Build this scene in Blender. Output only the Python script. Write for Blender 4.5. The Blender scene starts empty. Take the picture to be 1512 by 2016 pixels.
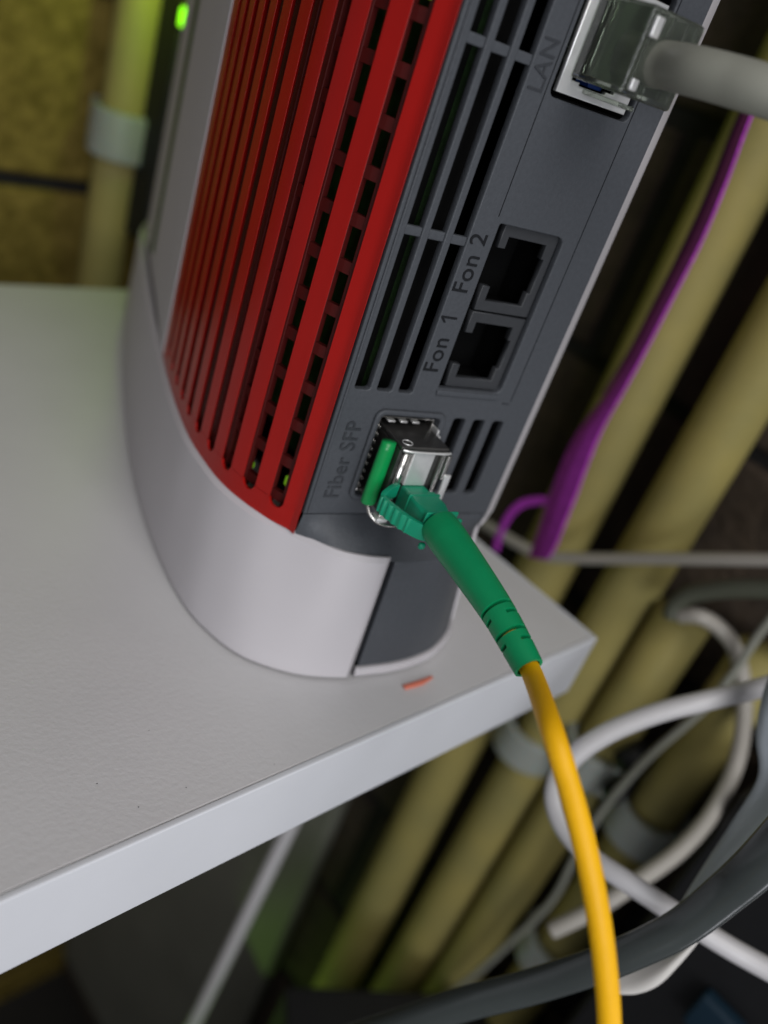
import bpy, bmesh, math, random
from mathutils import Vector, Matrix
random.seed(7)
S = 0.1                      # the numbers below are decimetres; the scene is in metres

# ------------------------------------------------------------------ camera
F_PX, CX, CY = 1689.39, 756.0, 1008.0
def _n(v): return v.normalized()
_ax = _n(Vector((2500-CX, 670-CY, F_PX)))
_az = -_n(Vector((-320-CX, 3900-CY, F_PX)))
_ay = _az.cross(_ax)
CAM = Vector((0, 0, 1.0))
def to_world_dir(c): return Vector((_ax.dot(c), _ay.dot(c), _az.dot(c)))
def at(px, py, depth):       # a point at this distance along the viewing axis (decimetres)
    return CAM + to_world_dir(Vector(((px-CX)/F_PX, (py-CY)/F_PX, 1.0)))*depth
def on_x(px, py, X):
    d = to_world_dir(Vector((px-CX, py-CY, F_PX))); return CAM + d*((X-CAM.x)/d.x)
def on_y(px, py, Y):
    d = to_world_dir(Vector((px-CX, py-CY, F_PX))); return CAM + d*((Y-CAM.y)/d.y)
def on_z(px, py, Z):
    d = to_world_dir(Vector((px-CX, py-CY, F_PX))); return CAM + d*((Z-CAM.z)/d.z)

sc = bpy.context.scene
col = sc.collection
cd = bpy.data.cameras.new('camera'); cam = bpy.data.objects.new('camera', cd); col.objects.link(cam)
r_, d_, f_ = to_world_dir(Vector((1,0,0))), to_world_dir(Vector((0,1,0))), to_world_dir(Vector((0,0,1)))
m = Matrix(((r_.x,-d_.x,-f_.x,CAM.x*S),(r_.y,-d_.y,-f_.y,CAM.y*S),(r_.z,-d_.z,-f_.z,CAM.z*S),(0,0,0,1)))
cam.matrix_world = m
cd.sensor_fit = 'VERTICAL'; cd.sensor_height = 36.0; cd.sensor_width = 27.0
cd.lens = F_PX/2016*36.0
cd.clip_start = 0.005; cd.clip_end = 20
cd.dof.use_dof = True; cd.dof.focus_distance = 0.122; cd.dof.aperture_fstop = 10.5
sc.camera = cam

# ------------------------------------------------------------------ world, lamps, exposure
w = bpy.data.worlds.new('World'); sc.world = w; w.use_nodes = True
bg = w.node_tree.nodes['Background']; bg.inputs[0].default_value = (0.85, 0.87, 0.92, 1); bg.inputs[1].default_value = 0.175
def area(name, loc, target, sx, sy, power, color, spread=180):
    l = bpy.data.lights.new(name, 'AREA'); l.shape = 'RECTANGLE'; l.size = sx*S; l.size_y = sy*S
    l.energy = power; l.color = color; l.spread = math.radians(spread)
    o = bpy.data.objects.new(name, l); col.objects.link(o); o.location = Vector(loc)*S
    o.rotation_euler = (Vector(target)-Vector(loc)).to_track_quat('-Z', 'Y').to_euler(); return o
area('window_light', (-1.9, -4.1, 0.9), (0.9, 0.8, 0.0), 3.2, 2.6, 0.335, (0.93, 0.95, 1.0), 75)
area('floor_bounce_light', (3.2, -3.0, -2.2), (1.3, 0.1, -0.35), 2.4, 1.6, 0.11, (0.93, 0.93, 1.0), 80)
area('ceiling_light', (-0.6, -3.6, 5.0), (0.9, 0.8, -0.2), 3.6, 3.6, 0.57, (1.0, 0.98, 0.965), 90)
area('green_fill_below', (2.0, 1.25, -3.3), (2.28, 0.75, -1.5), 0.9, 0.9, 0.0065, (0.45, 1.0, 0.08), 100)  # added lamp from below that greens the lower pipes
sc.view_settings.view_transform = 'Standard'; sc.view_settings.look = 'None'
sc.view_settings.exposure = 0.0; sc.view_settings.gamma = 1.0

# ------------------------------------------------------------------ materials
def mat(name, base, rough=0.5, metal=0.0, spec=0.5, noise=0.0, nscale=800, bump=0.0, bscale=1500, bdist=0.0001,
        var=None, vscale=60, trans=0.0, ior=1.45, coat=0.0, emit=None, estr=0.0, sheen=0.0, sss=0.0):
    M = bpy.data.materials.new(name); M.use_nodes = True
    nt = M.node_tree; N = nt.nodes; L = nt.links; b = N['Principled BSDF']
    b.inputs['Roughness'].default_value = rough; b.inputs['Metallic'].default_value = metal
    b.inputs['Specular IOR Level'].default_value = spec
    b.inputs['Transmission Weight'].default_value = trans; b.inputs['IOR'].default_value = ior
    b.inputs['Coat Weight'].default_value = coat; b.inputs['Coat Roughness'].default_value = 0.1
    if sss: b.inputs['Subsurface Weight'].default_value = sss; b.inputs['Subsurface Scale'].default_value = 0.002
    tc = N.new('ShaderNodeTexCoord')
    c2 = var if var else tuple(min(1, c*(1+noise)) for c in base)
    c1 = base if var else tuple(c*(1-noise) for c in base)
    if var or noise:
        n1 = N.new('ShaderNodeTexNoise'); n1.inputs['Scale'].default_value = vscale if var else nscale
        n1.inputs['Detail'].default_value = 6; n1.inputs['Roughness'].default_value = 0.6
        L.new(tc.outputs['Object'], n1.inputs['Vector'])
        mr = N.new('ShaderNodeMapRange'); mr.inputs['From Min'].default_value = 0.35; mr.inputs['From Max'].default_value = 0.65
        L.new(n1.outputs['Fac'], mr.inputs['Value'])
        mx = N.new('ShaderNodeMix'); mx.data_type = 'RGBA'
        mx.inputs[6].default_value = (*c1, 1); mx.inputs[7].default_value = (*c2, 1)
        L.new(mr.outputs['Result'], mx.inputs[0]); L.new(mx.outputs[2], b.inputs['Base Color'])
    else: b.inputs['Base Color'].default_value = (*base, 1)
    if bump:
        n2 = N.new('ShaderNodeTexNoise'); n2.inputs['Scale'].default_value = bscale; n2.inputs['Detail'].default_value = 4
        L.new(tc.outputs['Object'], n2.inputs['Vector'])
        bp = N.new('ShaderNodeBump'); bp.inputs['Strength'].default_value = bump; bp.inputs['Distance'].default_value = bdist
        L.new(n2.outputs['Fac'], bp.inputs['Height']); L.new(bp.outputs['Normal'], b.inputs['Normal'])
    if emit: b.inputs['Emission Color'].default_value = (*emit, 1); b.inputs['Emission Strength'].default_value = estr
    return M
M = dict(
 shelf = mat('shelf_laminate', (0.585,0.575,0.58), 0.45, noise=0.03, nscale=25, bump=0.55, bscale=1100, bdist=0.00012),
 edge = mat('shelf_edge_band', (0.62,0.63,0.66), 0.35, noise=0.02, nscale=40, bump=0.3, bscale=700, bdist=0.00005),
 white = mat('white_plastic', (0.50,0.477,0.495), 0.62, spec=0.35, noise=0.015, nscale=30, bump=0.35, bscale=2500, bdist=0.00003),
 grey = mat('grey_plastic', (0.064,0.069,0.078), 0.43, spec=0.3, noise=0.06, nscale=1500, bump=0.9, bscale=2600, bdist=0.00008),
 greyd = mat('grey_plastic_lettering', (0.011,0.012,0.014), 0.6, spec=0.2, bump=0.4, bscale=2600, bdist=0.00005),
 greym = mat('grey_plastic_relief', (0.034,0.037,0.043), 0.45, bump=0.4, bscale=2600, bdist=0.00005),
 jack = mat('jack_plastic', (0.034,0.036,0.040), 0.5, noise=0.05, nscale=900),
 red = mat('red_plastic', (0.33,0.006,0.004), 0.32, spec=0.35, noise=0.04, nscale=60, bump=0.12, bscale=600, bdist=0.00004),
 redshade = mat('red_plastic_shaded', (0.075,0.003,0.002), 0.6, noise=0.05, nscale=60),  # grille red darkened for the shade behind the slats
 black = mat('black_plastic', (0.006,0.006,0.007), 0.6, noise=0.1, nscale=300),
 void = mat('cavity_shade', (0.003,0.003,0.003), 0.9, spec=0.1),  # near-black colour put in for the shade inside openings
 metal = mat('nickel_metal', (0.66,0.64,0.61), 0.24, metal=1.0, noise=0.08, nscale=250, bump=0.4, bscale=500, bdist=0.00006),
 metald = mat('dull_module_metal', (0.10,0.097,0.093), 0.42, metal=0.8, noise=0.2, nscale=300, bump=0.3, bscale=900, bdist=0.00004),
 metalw = mat('bright_metal', (0.85,0.85,0.84), 0.38, metal=0.7, noise=0.05, nscale=400),
 gold = mat('gold_contact', (0.8,0.6,0.25), 0.3, metal=1.0),
 bail = mat('green_bail_plastic', (0.003,0.27,0.065), 0.32, noise=0.05, nscale=100),
 lc = mat('green_connector_plastic', (0.004,0.24,0.13), 0.38, noise=0.05, nscale=200, bump=0.2, bscale=2000, bdist=0.00003, sss=0.05),
 boot = mat('green_boot_rubber', (0.002,0.235,0.085), 0.42, spec=0.4, noise=0.06, nscale=150, bump=0.5, bscale=2200, bdist=0.00004),
 yellow = mat('yellow_jacket', (0.84,0.44,0.004), 0.46, spec=0.3, noise=0.04, nscale=120, bump=0.6, bscale=1600, bdist=0.00006),
 clear = mat('clear_plug_plastic', (0.66,0.72,0.62), 0.10, trans=0.95, ior=1.45),
 cable_grey = mat('grey_cable_jacket', (0.24,0.24,0.20), 0.5, noise=0.06, nscale=80),
 cable_white = mat('white_cable_jacket', (0.56,0.545,0.55), 0.34, noise=0.03, nscale=60),
 cable_beige = mat('beige_cable_jacket', (0.36,0.335,0.295), 0.42, noise=0.04, nscale=60),
 cable_olive = mat('olive_cable_jacket', (0.085,0.09,0.065), 0.5, noise=0.08, nscale=60),
 sleeve = mat('slate_sleeve', (0.040,0.047,0.046), 0.22, noise=0.12, nscale=40, bump=0.3, bscale=120, bdist=0.0004),
 film = mat('grey_blue_film', (0.33,0.36,0.39), 0.30, noise=0.15, nscale=35, bump=0.5, bscale=90, bdist=0.0008),
 paper = mat('white_card', (0.55,0.53,0.50), 0.6, noise=0.05, nscale=40),
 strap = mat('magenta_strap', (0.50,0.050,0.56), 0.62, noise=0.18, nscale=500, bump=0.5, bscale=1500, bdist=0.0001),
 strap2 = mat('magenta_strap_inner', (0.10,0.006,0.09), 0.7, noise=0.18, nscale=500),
 pipe = mat('cream_pipe', (0.27,0.235,0.085), 0.6, spec=0.25, var=(0.33,0.275,0.09), vscale=45, bump=0.2, bscale=200, bdist=0.0003),
 clip = mat('translucent_clip', (0.30,0.32,0.29), 0.45, noise=0.05, nscale=80, sss=0.2),
 clipw = mat('white_clip', (0.55,0.53,0.52), 0.45),
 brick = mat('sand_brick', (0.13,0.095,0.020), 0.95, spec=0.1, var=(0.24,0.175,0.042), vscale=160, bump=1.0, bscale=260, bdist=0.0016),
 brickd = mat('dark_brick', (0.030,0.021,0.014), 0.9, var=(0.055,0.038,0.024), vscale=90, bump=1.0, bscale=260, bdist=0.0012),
 mortar = mat('dark_mortar', (0.012,0.011,0.010), 0.95, noise=0.3, nscale=200, bump=1.0, bscale=500, bdist=0.001),
 panel = mat('grey_board', (0.15,0.15,0.125), 0.6, noise=0.08, nscale=20),
 floor = mat('dark_floor', (0.02,0.018,0.016), 0.8, noise=0.2, nscale=20),
 blue = mat('dark_blue_plastic', (0.002,0.018,0.035), 0.6),
 bluec = mat('blue_insert', (0.01,0.05,0.28), 0.4),
 shred = mat('orange_shred', (0.70,0.20,0.13), 0.5),
 board = mat('circuit_board', (0.02,0.06,0.012), 0.4, noise=0.3, nscale=400),
 led = mat('green_led', (0.1,0.5,0.0), 0.4, emit=(0.32,1.0,0.01), estr=1.6),
 glowin = mat('green_glow_inside', (0.1,0.4,0.0), 0.4, emit=(0.30,0.65,0.03), estr=0.35),
)

# ------------------------------------------------------------------ mesh helpers
def link(name, verts, faces, material, parent=None, smooth=False, bevel=0, seg=2, auto=None, local=True):
    me = bpy.data.meshes.new(name)
    me.from_pydata([tuple(Vector(v)*S) for v in verts], [], faces)
    bm = bmesh.new(); bm.from_mesh(me); bmesh.ops.recalc_face_normals(bm, faces=bm.faces); bm.to_mesh(me); bm.free()
    me.materials.append(M[material] if isinstance(material, str) else material)
    o = bpy.data.objects.new(name, me); col.objects.link(o)
    if parent: o.parent = parent
    if bevel:
        b = o.modifiers.new('bevel', 'BEVEL'); b.width = bevel*S; b.segments = seg; b.limit_method = 'ANGLE'; b.angle_limit = math.radians(35)
        b.use_clamp_overlap = True
        smooth = True
        wn = o.modifiers.new('wn', 'WEIGHTED_NORMAL'); wn.keep_sharp = False
    if smooth:
        for p in me.polygons: p.use_smooth = True
    return o
def empty(name, loc=(0,0,0), rz=0):
    o = bpy.data.objects.new(name, None); col.objects.link(o); o.location = Vector(loc)*S; o.rotation_euler = (0,0,rz)
    o.empty_display_size = 0.01; return o
def tag(o, label=None, cat=None, group=None, kind=None):
    if label: o['label'] = label
    if cat: o['category'] = cat
    if group: o['group'] = group
    if kind: o['kind'] = kind
    return o
def box_vf(x0,x1,y0,y1,z0,z1):
    v = [(x,y,z) for x in (x0,x1) for y in (y0,y1) for z in (z0,z1)]
    f = [(0,1,3,2),(4,6,7,5),(0,4,5,1),(2,3,7,6),(0,2,6,4),(1,5,7,3)]
    return v, f
def box(name, b, material, parent=None, bevel=0.004, seg=2):
    v, f = box_vf(*b); return link(name, v, f, material, parent, bevel=bevel, seg=seg)
def merge(parts):
    V, F = [], []
    for v, f in parts:
        k = len(V); V += list(v); F += [tuple(i+k for i in q) for q in f]
    return V, F
def catmull(pts, n=10, closed=False):
    P = [Vector(p) for p in pts]; out = []
    N = len(P); rng = range(N if closed else N-1)
    for i in rng:
        if closed: a,b,c,d = P[(i-1)%N],P[i],P[(i+1)%N],P[(i+2)%N]
        else: a,b,c,d = P[max(i-1,0)],P[i],P[i+1],P[min(i+2,N-1)]
        for k in range(n):
            t = k/n; out.append(0.5*((2*b)+(c-a)*t+(2*a-5*b+4*c-d)*t*t+(3*b-a-3*c+d)*t**3))
    if not closed: out.append(P[-1])
    return out
def tube_vf(path, rad, seg=16, flat=None, cap=True):
    """path: list of Vector; rad: number or list; flat: (ratio, normal vector) for an oval section"""
    V, F = [], []; n = len(path); nrm = None
    for i, p in enumerate(path):
        t = (path[min(i+1,n-1)]-path[max(i-1,0)]).normalized()
        if nrm is None:
            a = Vector(flat[1]) if flat else (Vector((0,0,1)) if abs(t.z) < .9 else Vector((1,0,0)))
            nrm = (a - t*a.dot(t)).normalized()
        else: nrm = (nrm - t*nrm.dot(t)).normalized()
        b = t.cross(nrm); r = rad[i] if isinstance(rad, (list, tuple)) else rad
        for k in range(seg):
            a = 2*math.pi*k/seg
            V.append(p + nrm*(math.cos(a)*r*(flat[0] if flat else 1)) + b*(math.sin(a)*r))
    for i in range(n-1):
        for k in range(seg):
            F.append((i*seg+k, i*seg+(k+1)%seg, (i+1)*seg+(k+1)%seg, (i+1)*seg+k))
    if cap: F.append(tuple(range(seg))); F.append(tuple(range((n-1)*seg, n*seg)))
    return V, F
def tube(name, pts, rad, material, parent=None, n=10, seg=20, flat=None):
    path = catmull(pts, n) if n > 1 else [Vector(p) for p in pts]
    if isinstance(rad, (list, tuple)):
        rr = []
        for i in range(len(path)):
            x = i/(len(path)-1)*(len(rad)-1); k = min(int(x), len(rad)-2); rr.append(rad[k]+(rad[k+1]-rad[k])*(x-k))
        rad = rr
    v, f = tube_vf(path, rad, seg, flat)
    return link(name, v, f, material, parent, smooth=True)
def rrect(x0, x1, y0, y1, r, n=5, rs=None):
    rs = rs or (r,r,r,r); out = []
    for (cx, cy, a0, rr) in ((x1,y1,0,rs[0]),(x0,y1,90,rs[1]),(x0,y0,180,rs[2]),(x1,y0,270,rs[3])):
        sx = -1 if cx == x1 else 1; sy = -1 if cy == y1 else 1
        if rr <= 0: out.append((cx,cy)); continue
        for k in range(n+1):
            a = math.radians(a0+90*k/n); out.append((cx+sx*rr+rr*math.cos(a), cy+sy*rr+rr*math.sin(a)))
    return out
def plate(name, outline, holes, front, back, material, parent=None, bevel=0.0015):
    """a plate in the (u, z) plane of its parent, from y=front to y=back, with holes cut through"""
    cu = bpy.data.curves.new(name, 'CURVE'); cu.dimensions = '2D'; cu.fill_mode = 'BOTH'
    th = abs(back-front)/2; cu.extrude = (th-bevel)*S; cu.bevel_depth = bevel*S; cu.bevel_resolution = 1; cu.offset = -bevel*S
    for pl in [outline]+holes:
        sp = cu.splines.new('POLY'); sp.points.add(len(pl)-1)
        for i, (x, y) in enumerate(pl): sp.points[i].co = (x*S, y*S, 0, 1)
        sp.use_cyclic_u = True
    tmp = bpy.data.objects.new('tmp', cu); col.objects.link(tmp)
    dg = bpy.context.evaluated_depsgraph_get(); me = bpy.data.meshes.new_from_object(tmp.evaluated_get(dg))
    bpy.data.objects.remove(tmp); me.name = name
    me.transform(Matrix.Rotation(math.radians(90), 4, 'X')); me.transform(Matrix.Translation((0, (front+back)/2*S, 0)))
    me.materials.clear(); me.materials.append(M[material])
    o = bpy.data.objects.new(name, me); col.objects.link(o)
    if parent: o.parent = parent
    return o
def text(name, body, size, origin, direction, material, parent, depth=0.002, squash=1.0):
    """raised lettering on the rear panel: reads upwards, letter tops towards -u"""
    cu = bpy.data.curves.new(name, 'FONT'); cu.body = body; cu.size = size*S; cu.extrude = depth*S; cu.bevel_depth = 0.0002*S; cu.offset = -0.0001*S
    cu.space_character = 1.06
    tmp = bpy.data.objects.new('tmp', cu); col.objects.link(tmp)
    dg = bpy.context.evaluated_depsgraph_get(); me = bpy.data.meshes.new_from_object(tmp.evaluated_get(dg))
    bpy.data.objects.remove(tmp)
    # text x -> +z, text y -> -u, text z -> -v
    R = Matrix(((0,-1,0,origin[0]*S),(0,0,-1,origin[1]*S),(squash,0,0,origin[2]*S),(0,0,0,1)))
    me.transform(R); me.materials.clear(); me.materials.append(M[material]); me.name = name
    o = bpy.data.objects.new(name, me); col.objects.link(o); o.parent = parent; return o

# ------------------------------------------------------------------ room
WX, WY = 2.38, 3.30
def brick_wall(name, label, axis, fixed, lo, hi, z0, z1, material, offs, joint_z, skip=None):
    t = empty(name); tag(t, label, 'wall')
    L, H, J = 2.1, 0.66, 0.055
    if axis == 'x': box('mortar_bed', (lo, hi, fixed+0.02, fixed+1.0, z0, z1), 'mortar', t, bevel=0)
    else: box('mortar_bed', (fixed+0.02, fixed+1.0, lo, hi, z0, z1), 'mortar', t, bevel=0)
    z = joint_z + J/2; row = 0
    while z > z0: z -= H+J; row += 1
    while z < z1:
        x = lo - L*((row % 2)*0.5) + offs
        while x < hi:
            a, b = max(x, lo), min(x+L, hi)
            if b-a > 0.15 and z+H > z0:
                c = Vector(((a+b)/2, (z+z+H)/2, 0)); dpt = random.uniform(-.012, .012)
                k = (b-a)/2; zz0, zz1 = z+random.uniform(-.008,.008), z+H+random.uniform(-.008,.008)
                if axis == 'x': bb = (a, b, fixed+dpt, fixed+0.5, zz0, zz1)
                else: bb = (fixed+dpt, fixed+0.5, a, b, zz0, zz1)
                box('brick', bb, material, t, bevel=0.02)
            x += L+J
        z += H+J; row += 1
    return t
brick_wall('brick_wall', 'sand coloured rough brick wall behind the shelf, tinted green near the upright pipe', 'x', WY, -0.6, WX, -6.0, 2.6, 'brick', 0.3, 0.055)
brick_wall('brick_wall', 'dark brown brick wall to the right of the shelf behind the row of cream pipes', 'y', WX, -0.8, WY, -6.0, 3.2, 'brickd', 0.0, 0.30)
box('floor', (-3, WX+1, -3, WY+1, -6.2, -6.0), 'floor', None, bevel=0); tag(bpy.data.objects['floor'], kind='structure')

# grey board fixed to the side wall below the shelf
bd = box('grey_board', (WX-0.10, WX-0.02, 1.46, 3.22, -5.6, -0.35), 'panel', None, bevel=0.02)
tag(bd, 'plain dark grey board on the side wall below the shelf, behind the white cord', 'board')

# ------------------------------------------------------------------ cream pipes
def straight_pipe(a, b, r, label, cap=False):
    a, b = Vector(a), Vector(b)
    path = [a+(b-a)*t/24 for t in range(25)]
    v, f = tube_vf(path, r, 28); o = link('wall_pipe', v, f, 'pipe', None, smooth=True)
    return tag(o, label, 'pipe', 'cream pipes running up the walls')
PX = WX - 0.13
def ypos(frac): return frac*PX
A_ = straight_pipe((PX, PX*0.477, -5.9), (PX, PX*0.477, 3.1), 0.093, 'cream wall pipe right behind the magenta strap, nearest to the router')
B_ = straight_pipe((PX, PX*0.385, -5.9), (PX, PX*0.338, 3.1), 0.088, 'second cream wall pipe from the router, unbroken, to the right of the strap')
D_ = straight_pipe((PX, PX*0.300, -5.9), (PX, PX*0.276, -0.16), 0.082, 'third cream wall pipe from the router, ending behind the loop of olive cable')
E_ = straight_pipe((PX, PX*0.195, -5.9), (PX, PX*0.172, -0.10), 0.080, 'cream wall pipe farthest from the router, inside the beige cable loop')
# upright pipe on the back wall
ybk = 3.12
L_ = straight_pipe((1.279/2.35*ybk, ybk, -1.5), (1.268/2.35*ybk, ybk, 3.1), 0.083, 'upright cream pipe at the upper left in front of the sand bricks')
def ring_clip(centre, axis, r, h, mat_, label, ears=True, wall=(1,0,0)):
    t = empty('pipe_clip', centre); tag(t, label, 'pipe clip', 'plastic clips holding the wall pipes')
    c = Vector((0,0,0)); ax = Vector(axis).normalized(); wl = Vector(wall)
    v, f = [], []
    seg = 24; side = ax.cross(wl)
    for rr in (r, r+0.03):
        for hh in (-h/2, h/2):
            for k in range(seg): a = 2*math.pi*k/seg; v.append(c+ax*hh+(wl*math.cos(a)+side*math.sin(a))*rr)
    for k in range(seg):
        q = (k+1)%seg
        f += [(k,q,seg+q,seg+k),(2*seg+k,3*seg+k,3*seg+q,2*seg+q),(k,2*seg+k,2*seg+q,q),(seg+k,seg+q,3*seg+q,3*seg+k)]
    link('ring', v, f, mat_, t, smooth=False, bevel=0.008)
    if ears:
        d = r+0.03
        vv, ff = box_vf(-h/2, h/2, -0.05, 0.05, d-0.02, d+0.05)
        R = Matrix((ax, side, wl)).transposed()
        link('foot', [R @ Vector(p) for p in vv], ff, mat_, t, bevel=0.006)
    return t
zc = (on_y(238, 262, ybk)).z
ring_clip((1.275/2.35*ybk, ybk, zc), (0,0,1), 0.084, 0.17, 'clip', 'pale plastic clip around the upright pipe at the upper left', wall=(0,1,0))
for px, py, fy, mt, lb in ((1048,1450,0.372,'clip','pale clip on a pipe just under the corner of the shelf'),
                           (1185,1495,0.279,'clip','pale clip on a pipe beside the yellow cable'),
                           (1285,1625,0.176,'clip','large pale clip on the last pipe inside the white cable loop'),
                           (1095,1870,0.180,'clip','greenish clip lowest in the row, behind the yellow cable')):
    z = on_x(px, py, PX).z
    ring_clip((PX, PX*fy, z), (0,0,1), 0.092, 0.125, mt, lb)
for px, py in ((1228,1500),(1205,1560)):
    q = on_x(px, py, PX-0.12)
    s = tube('screw', [q, q+Vector((0.1,0,0))], 0.035, 'black', None, n=1)
    tag(s, 'dark screw head between the pale pipe clips, %s' % ('upper' if py == 1500 else 'lower'), 'screw', 'screws of the pipe clips')

# ------------------------------------------------------------------ shelf
sh = empty('wall_shelf', (1.61, 0.58, 0)); tag(sh, 'white laminate shelf board carrying the router', 'shelf')
def shl(name, b, m_, bev): 
    b = (b[0]-1.61, b[1]-1.61, b[2]-0.58, b[3]-0.58, b[4], b[5]); return box(name, b, m_, sh, bevel=bev)
shl('board', (-2.6, 1.604, 0.590, 2.44, -0.162, 0.0), 'shelf', 0.003)
shl('front_edge_band', (-2.6, 1.604, 0.578, 0.5897, -0.1625, 0.001), 'edge', 0.003)
shl('side_edge_band', (1.6045, 1.612, 0.579, 2.44, -0.1625, 0.0005), 'edge', 0.002)
# crumbs and dents
specks = []
for i in range(9):
    px, py = random.uniform(60, 700), random.uniform(1380, 1640)
    q = on_z(px, py, 0.001); r = random.uniform(0.0004, 0.0008)
    if q.y < 0.6: continue
    vv, ff = box_vf(q.x-r, q.x+r*random.uniform(.7,1.6), q.y-r, q.y+r, 0.0005, r*.6); specks.append((vv, ff))
v, f = merge(specks); dst = link('dust_specks', v, f, 'jack'); tag(dst, 'fine dark dust specks on the shelf top', 'dust', kind='stuff')
a_, b_ = on_z(796, 1353, 0.004), on_z(851, 1332, 0.004)
mid = (a_+b_)/2 + Vector((0.0, -0.004, 0.002))
shred = tube('plastic_shred', [a_, mid, b_], [0.006, 0.0065, 0.003], 'shred', None, n=8, seg=10, flat=(0.4, (0,0,1)))
tag(shred, 'tiny orange red sliver of plastic lying on the shelf in front of the router', 'scrap')

# ------------------------------------------------------------------ router
YAW = math.radians(-13.9)
rt = empty('network_router', (0.8608, 0.8249, 0), YAW)
tag(rt, 'white and red router with grey rear panel standing upright on the shelf', 'router')
U0 = 0.18
foot_c = [(-.092,0),(-.091,.045),(-.082,.10),(-.06,.161),(-.009,.228),(.068,.269),(.155,.289),(.31,.294),(.488,.283),(.697,.254),(.895,.216),(1.193,.150),(1.45,.085),(1.60,.045),(1.66,0)]
rim_c  = [(-.078,0),(-.075,.04),(-.068,.085),(-.046,.135),(.003,.181),(.049,.224),(.101,.251),(.155,.268),(.22,.276),(.307,.279),(.433,.268),(.542,.253),(.65,.235),(.90,.192),(1.193,.135),(1.45,.078),(1.58,.04),(1.635,0)]
rim_c = [(v-0.004 if v < 0 else v, w+(0.007 if v > -.03 else 0.002 if w else 0)*(1 if v < 1.5 else 0)) for v, w in rim_c]
def outline(ctrl, inset=0.0, n=240):
    """closed outline (u, v), anticlockwise from the front centre round the left side; symmetric about U0"""
    pts = [Vector((U0-w, v, 0)) for v, w in ctrl]
    full = pts + [Vector((U0+w, v, 0)) for v, w in reversed(ctrl[1:-1])]
    c = catmull(full, 14, closed=True)
    # resample by arc length
    L = [0]
    for i in range(len(c)): L.append(L[-1]+(c[(i+1)%len(c)]-c[i]).length)
    out = []; j = 0
    for k in range(n):
        s = L[-1]*k/n
        while L[j+1] < s: j += 1
        t = (s-L[j])/(L[j+1]-L[j]); out.append(c[j].lerp(c[(j+1)%len(c)], t))
    if inset:
        o2 = []
        for i in range(n):
            t = (out[(i+1)%n]-out[i-1]).normalized(); nr = Vector((t.y, -t.x, 0))
            ctr = Vector((U0, 0.7, 0))
            o2.append(out[i] - nr*inset*(1 if nr.dot(out[i]-ctr) > 0 else -1))
        out = o2
    return out
def cut(out, u_from, u_to_side=None):
    return out
NO = 720
FO, RO = outline(foot_c, 0, NO), outline(rim_c, 0, NO)
def shrink(out, d=0.012): return [p+(Vector((U0, min(max(p.y, .2), 1.3), 0))-p).normalized()*d for p in out]
body_c = [(-.072,0),(-.069,.04),(-.062,.085),(-.040,.135),(.006,.176),(.052,.219),(.104,.246),(.155,.263),(.22,.271),(.307,.274),(.433,.263),(.542,.248),(.65,.229),(.90,.181),(1.193,.120),(1.45,.065),(1.56,.03),(1.60,0)]
body_c = [(v, w+(0.0065 if -.03 < v < .8 else 0)) for v, w in body_c]
BO = outline(body_c, 0, NO)
FI, RI = shrink(FO), shrink(RO)
deck = link('foot_deck', [((p.x, p.y, 0.238) if not (p.y < .12 and p.x > .10) else (p.x+(U0-p.x)*.3, p.y+.09, 0.238)) for p in RI], [tuple(range(NO))], 'white', rt)
# index on the front where u crosses the seam: front centre is index 0, left side follows
def idx_u(out, u, lo, hi):
    best = min(range(lo, hi), key=lambda i: abs(out[i % NO].x-u)); return best
i_seam = idx_u(FO, 0.136, 0, 50)
i_right = idx_u(FO, 0.425, NO-120, NO)           # where the white shell starts again on the right
def shell(name, idx, zs, outers, inners, material, parent, bevel, seg=2):
    """solid strip: outers/inners are functions giving the outline point for (i, z)"""
    V, F = [], []; n = len(idx); m_ = len(zs)
    for side in (outers, inners):
        for z in zs:
            for i in idx: p = side(i % NO, z); V.append((p.x, p.y, z))
    o = lambda s, j, i: s*n*m_ + j*n + i
    for i in range(n-1):
        for j in range(m_-1):
            F.append((o(0,j,i),o(0,j,i+1),o(0,j+1,i+1),o(0,j+1,i))); F.append((o(1,j,i),o(1,j+1,i),o(1,j+1,i+1),o(1,j,i+1)))
        F.append((o(0,0,i),o(1,0,i),o(1,0,i+1),o(0,0,i+1))); F.append((o(0,m_-1,i),o(0,m_-1,i+1),o(1,m_-1,i+1),o(1,m_-1,i)))
    for j in range(m_-1):
        F.append((o(0,j,0),o(0,j+1,0),o(1,j+1,0),o(1,j,0))); F.append((o(0,j,n-1),o(1,j,n-1),o(1,j+1,n-1),o(0,j+1,n-1)))
    return link(name, V, F, material, parent, bevel=bevel, seg=seg)
def lerp_out(Fo, Ro, zlo=0.0, zhi=0.255):
    return lambda i, z: Fo[i].lerp(Ro[i], min(1, max(0, (z-zlo)/(zhi-zlo))))
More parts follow.
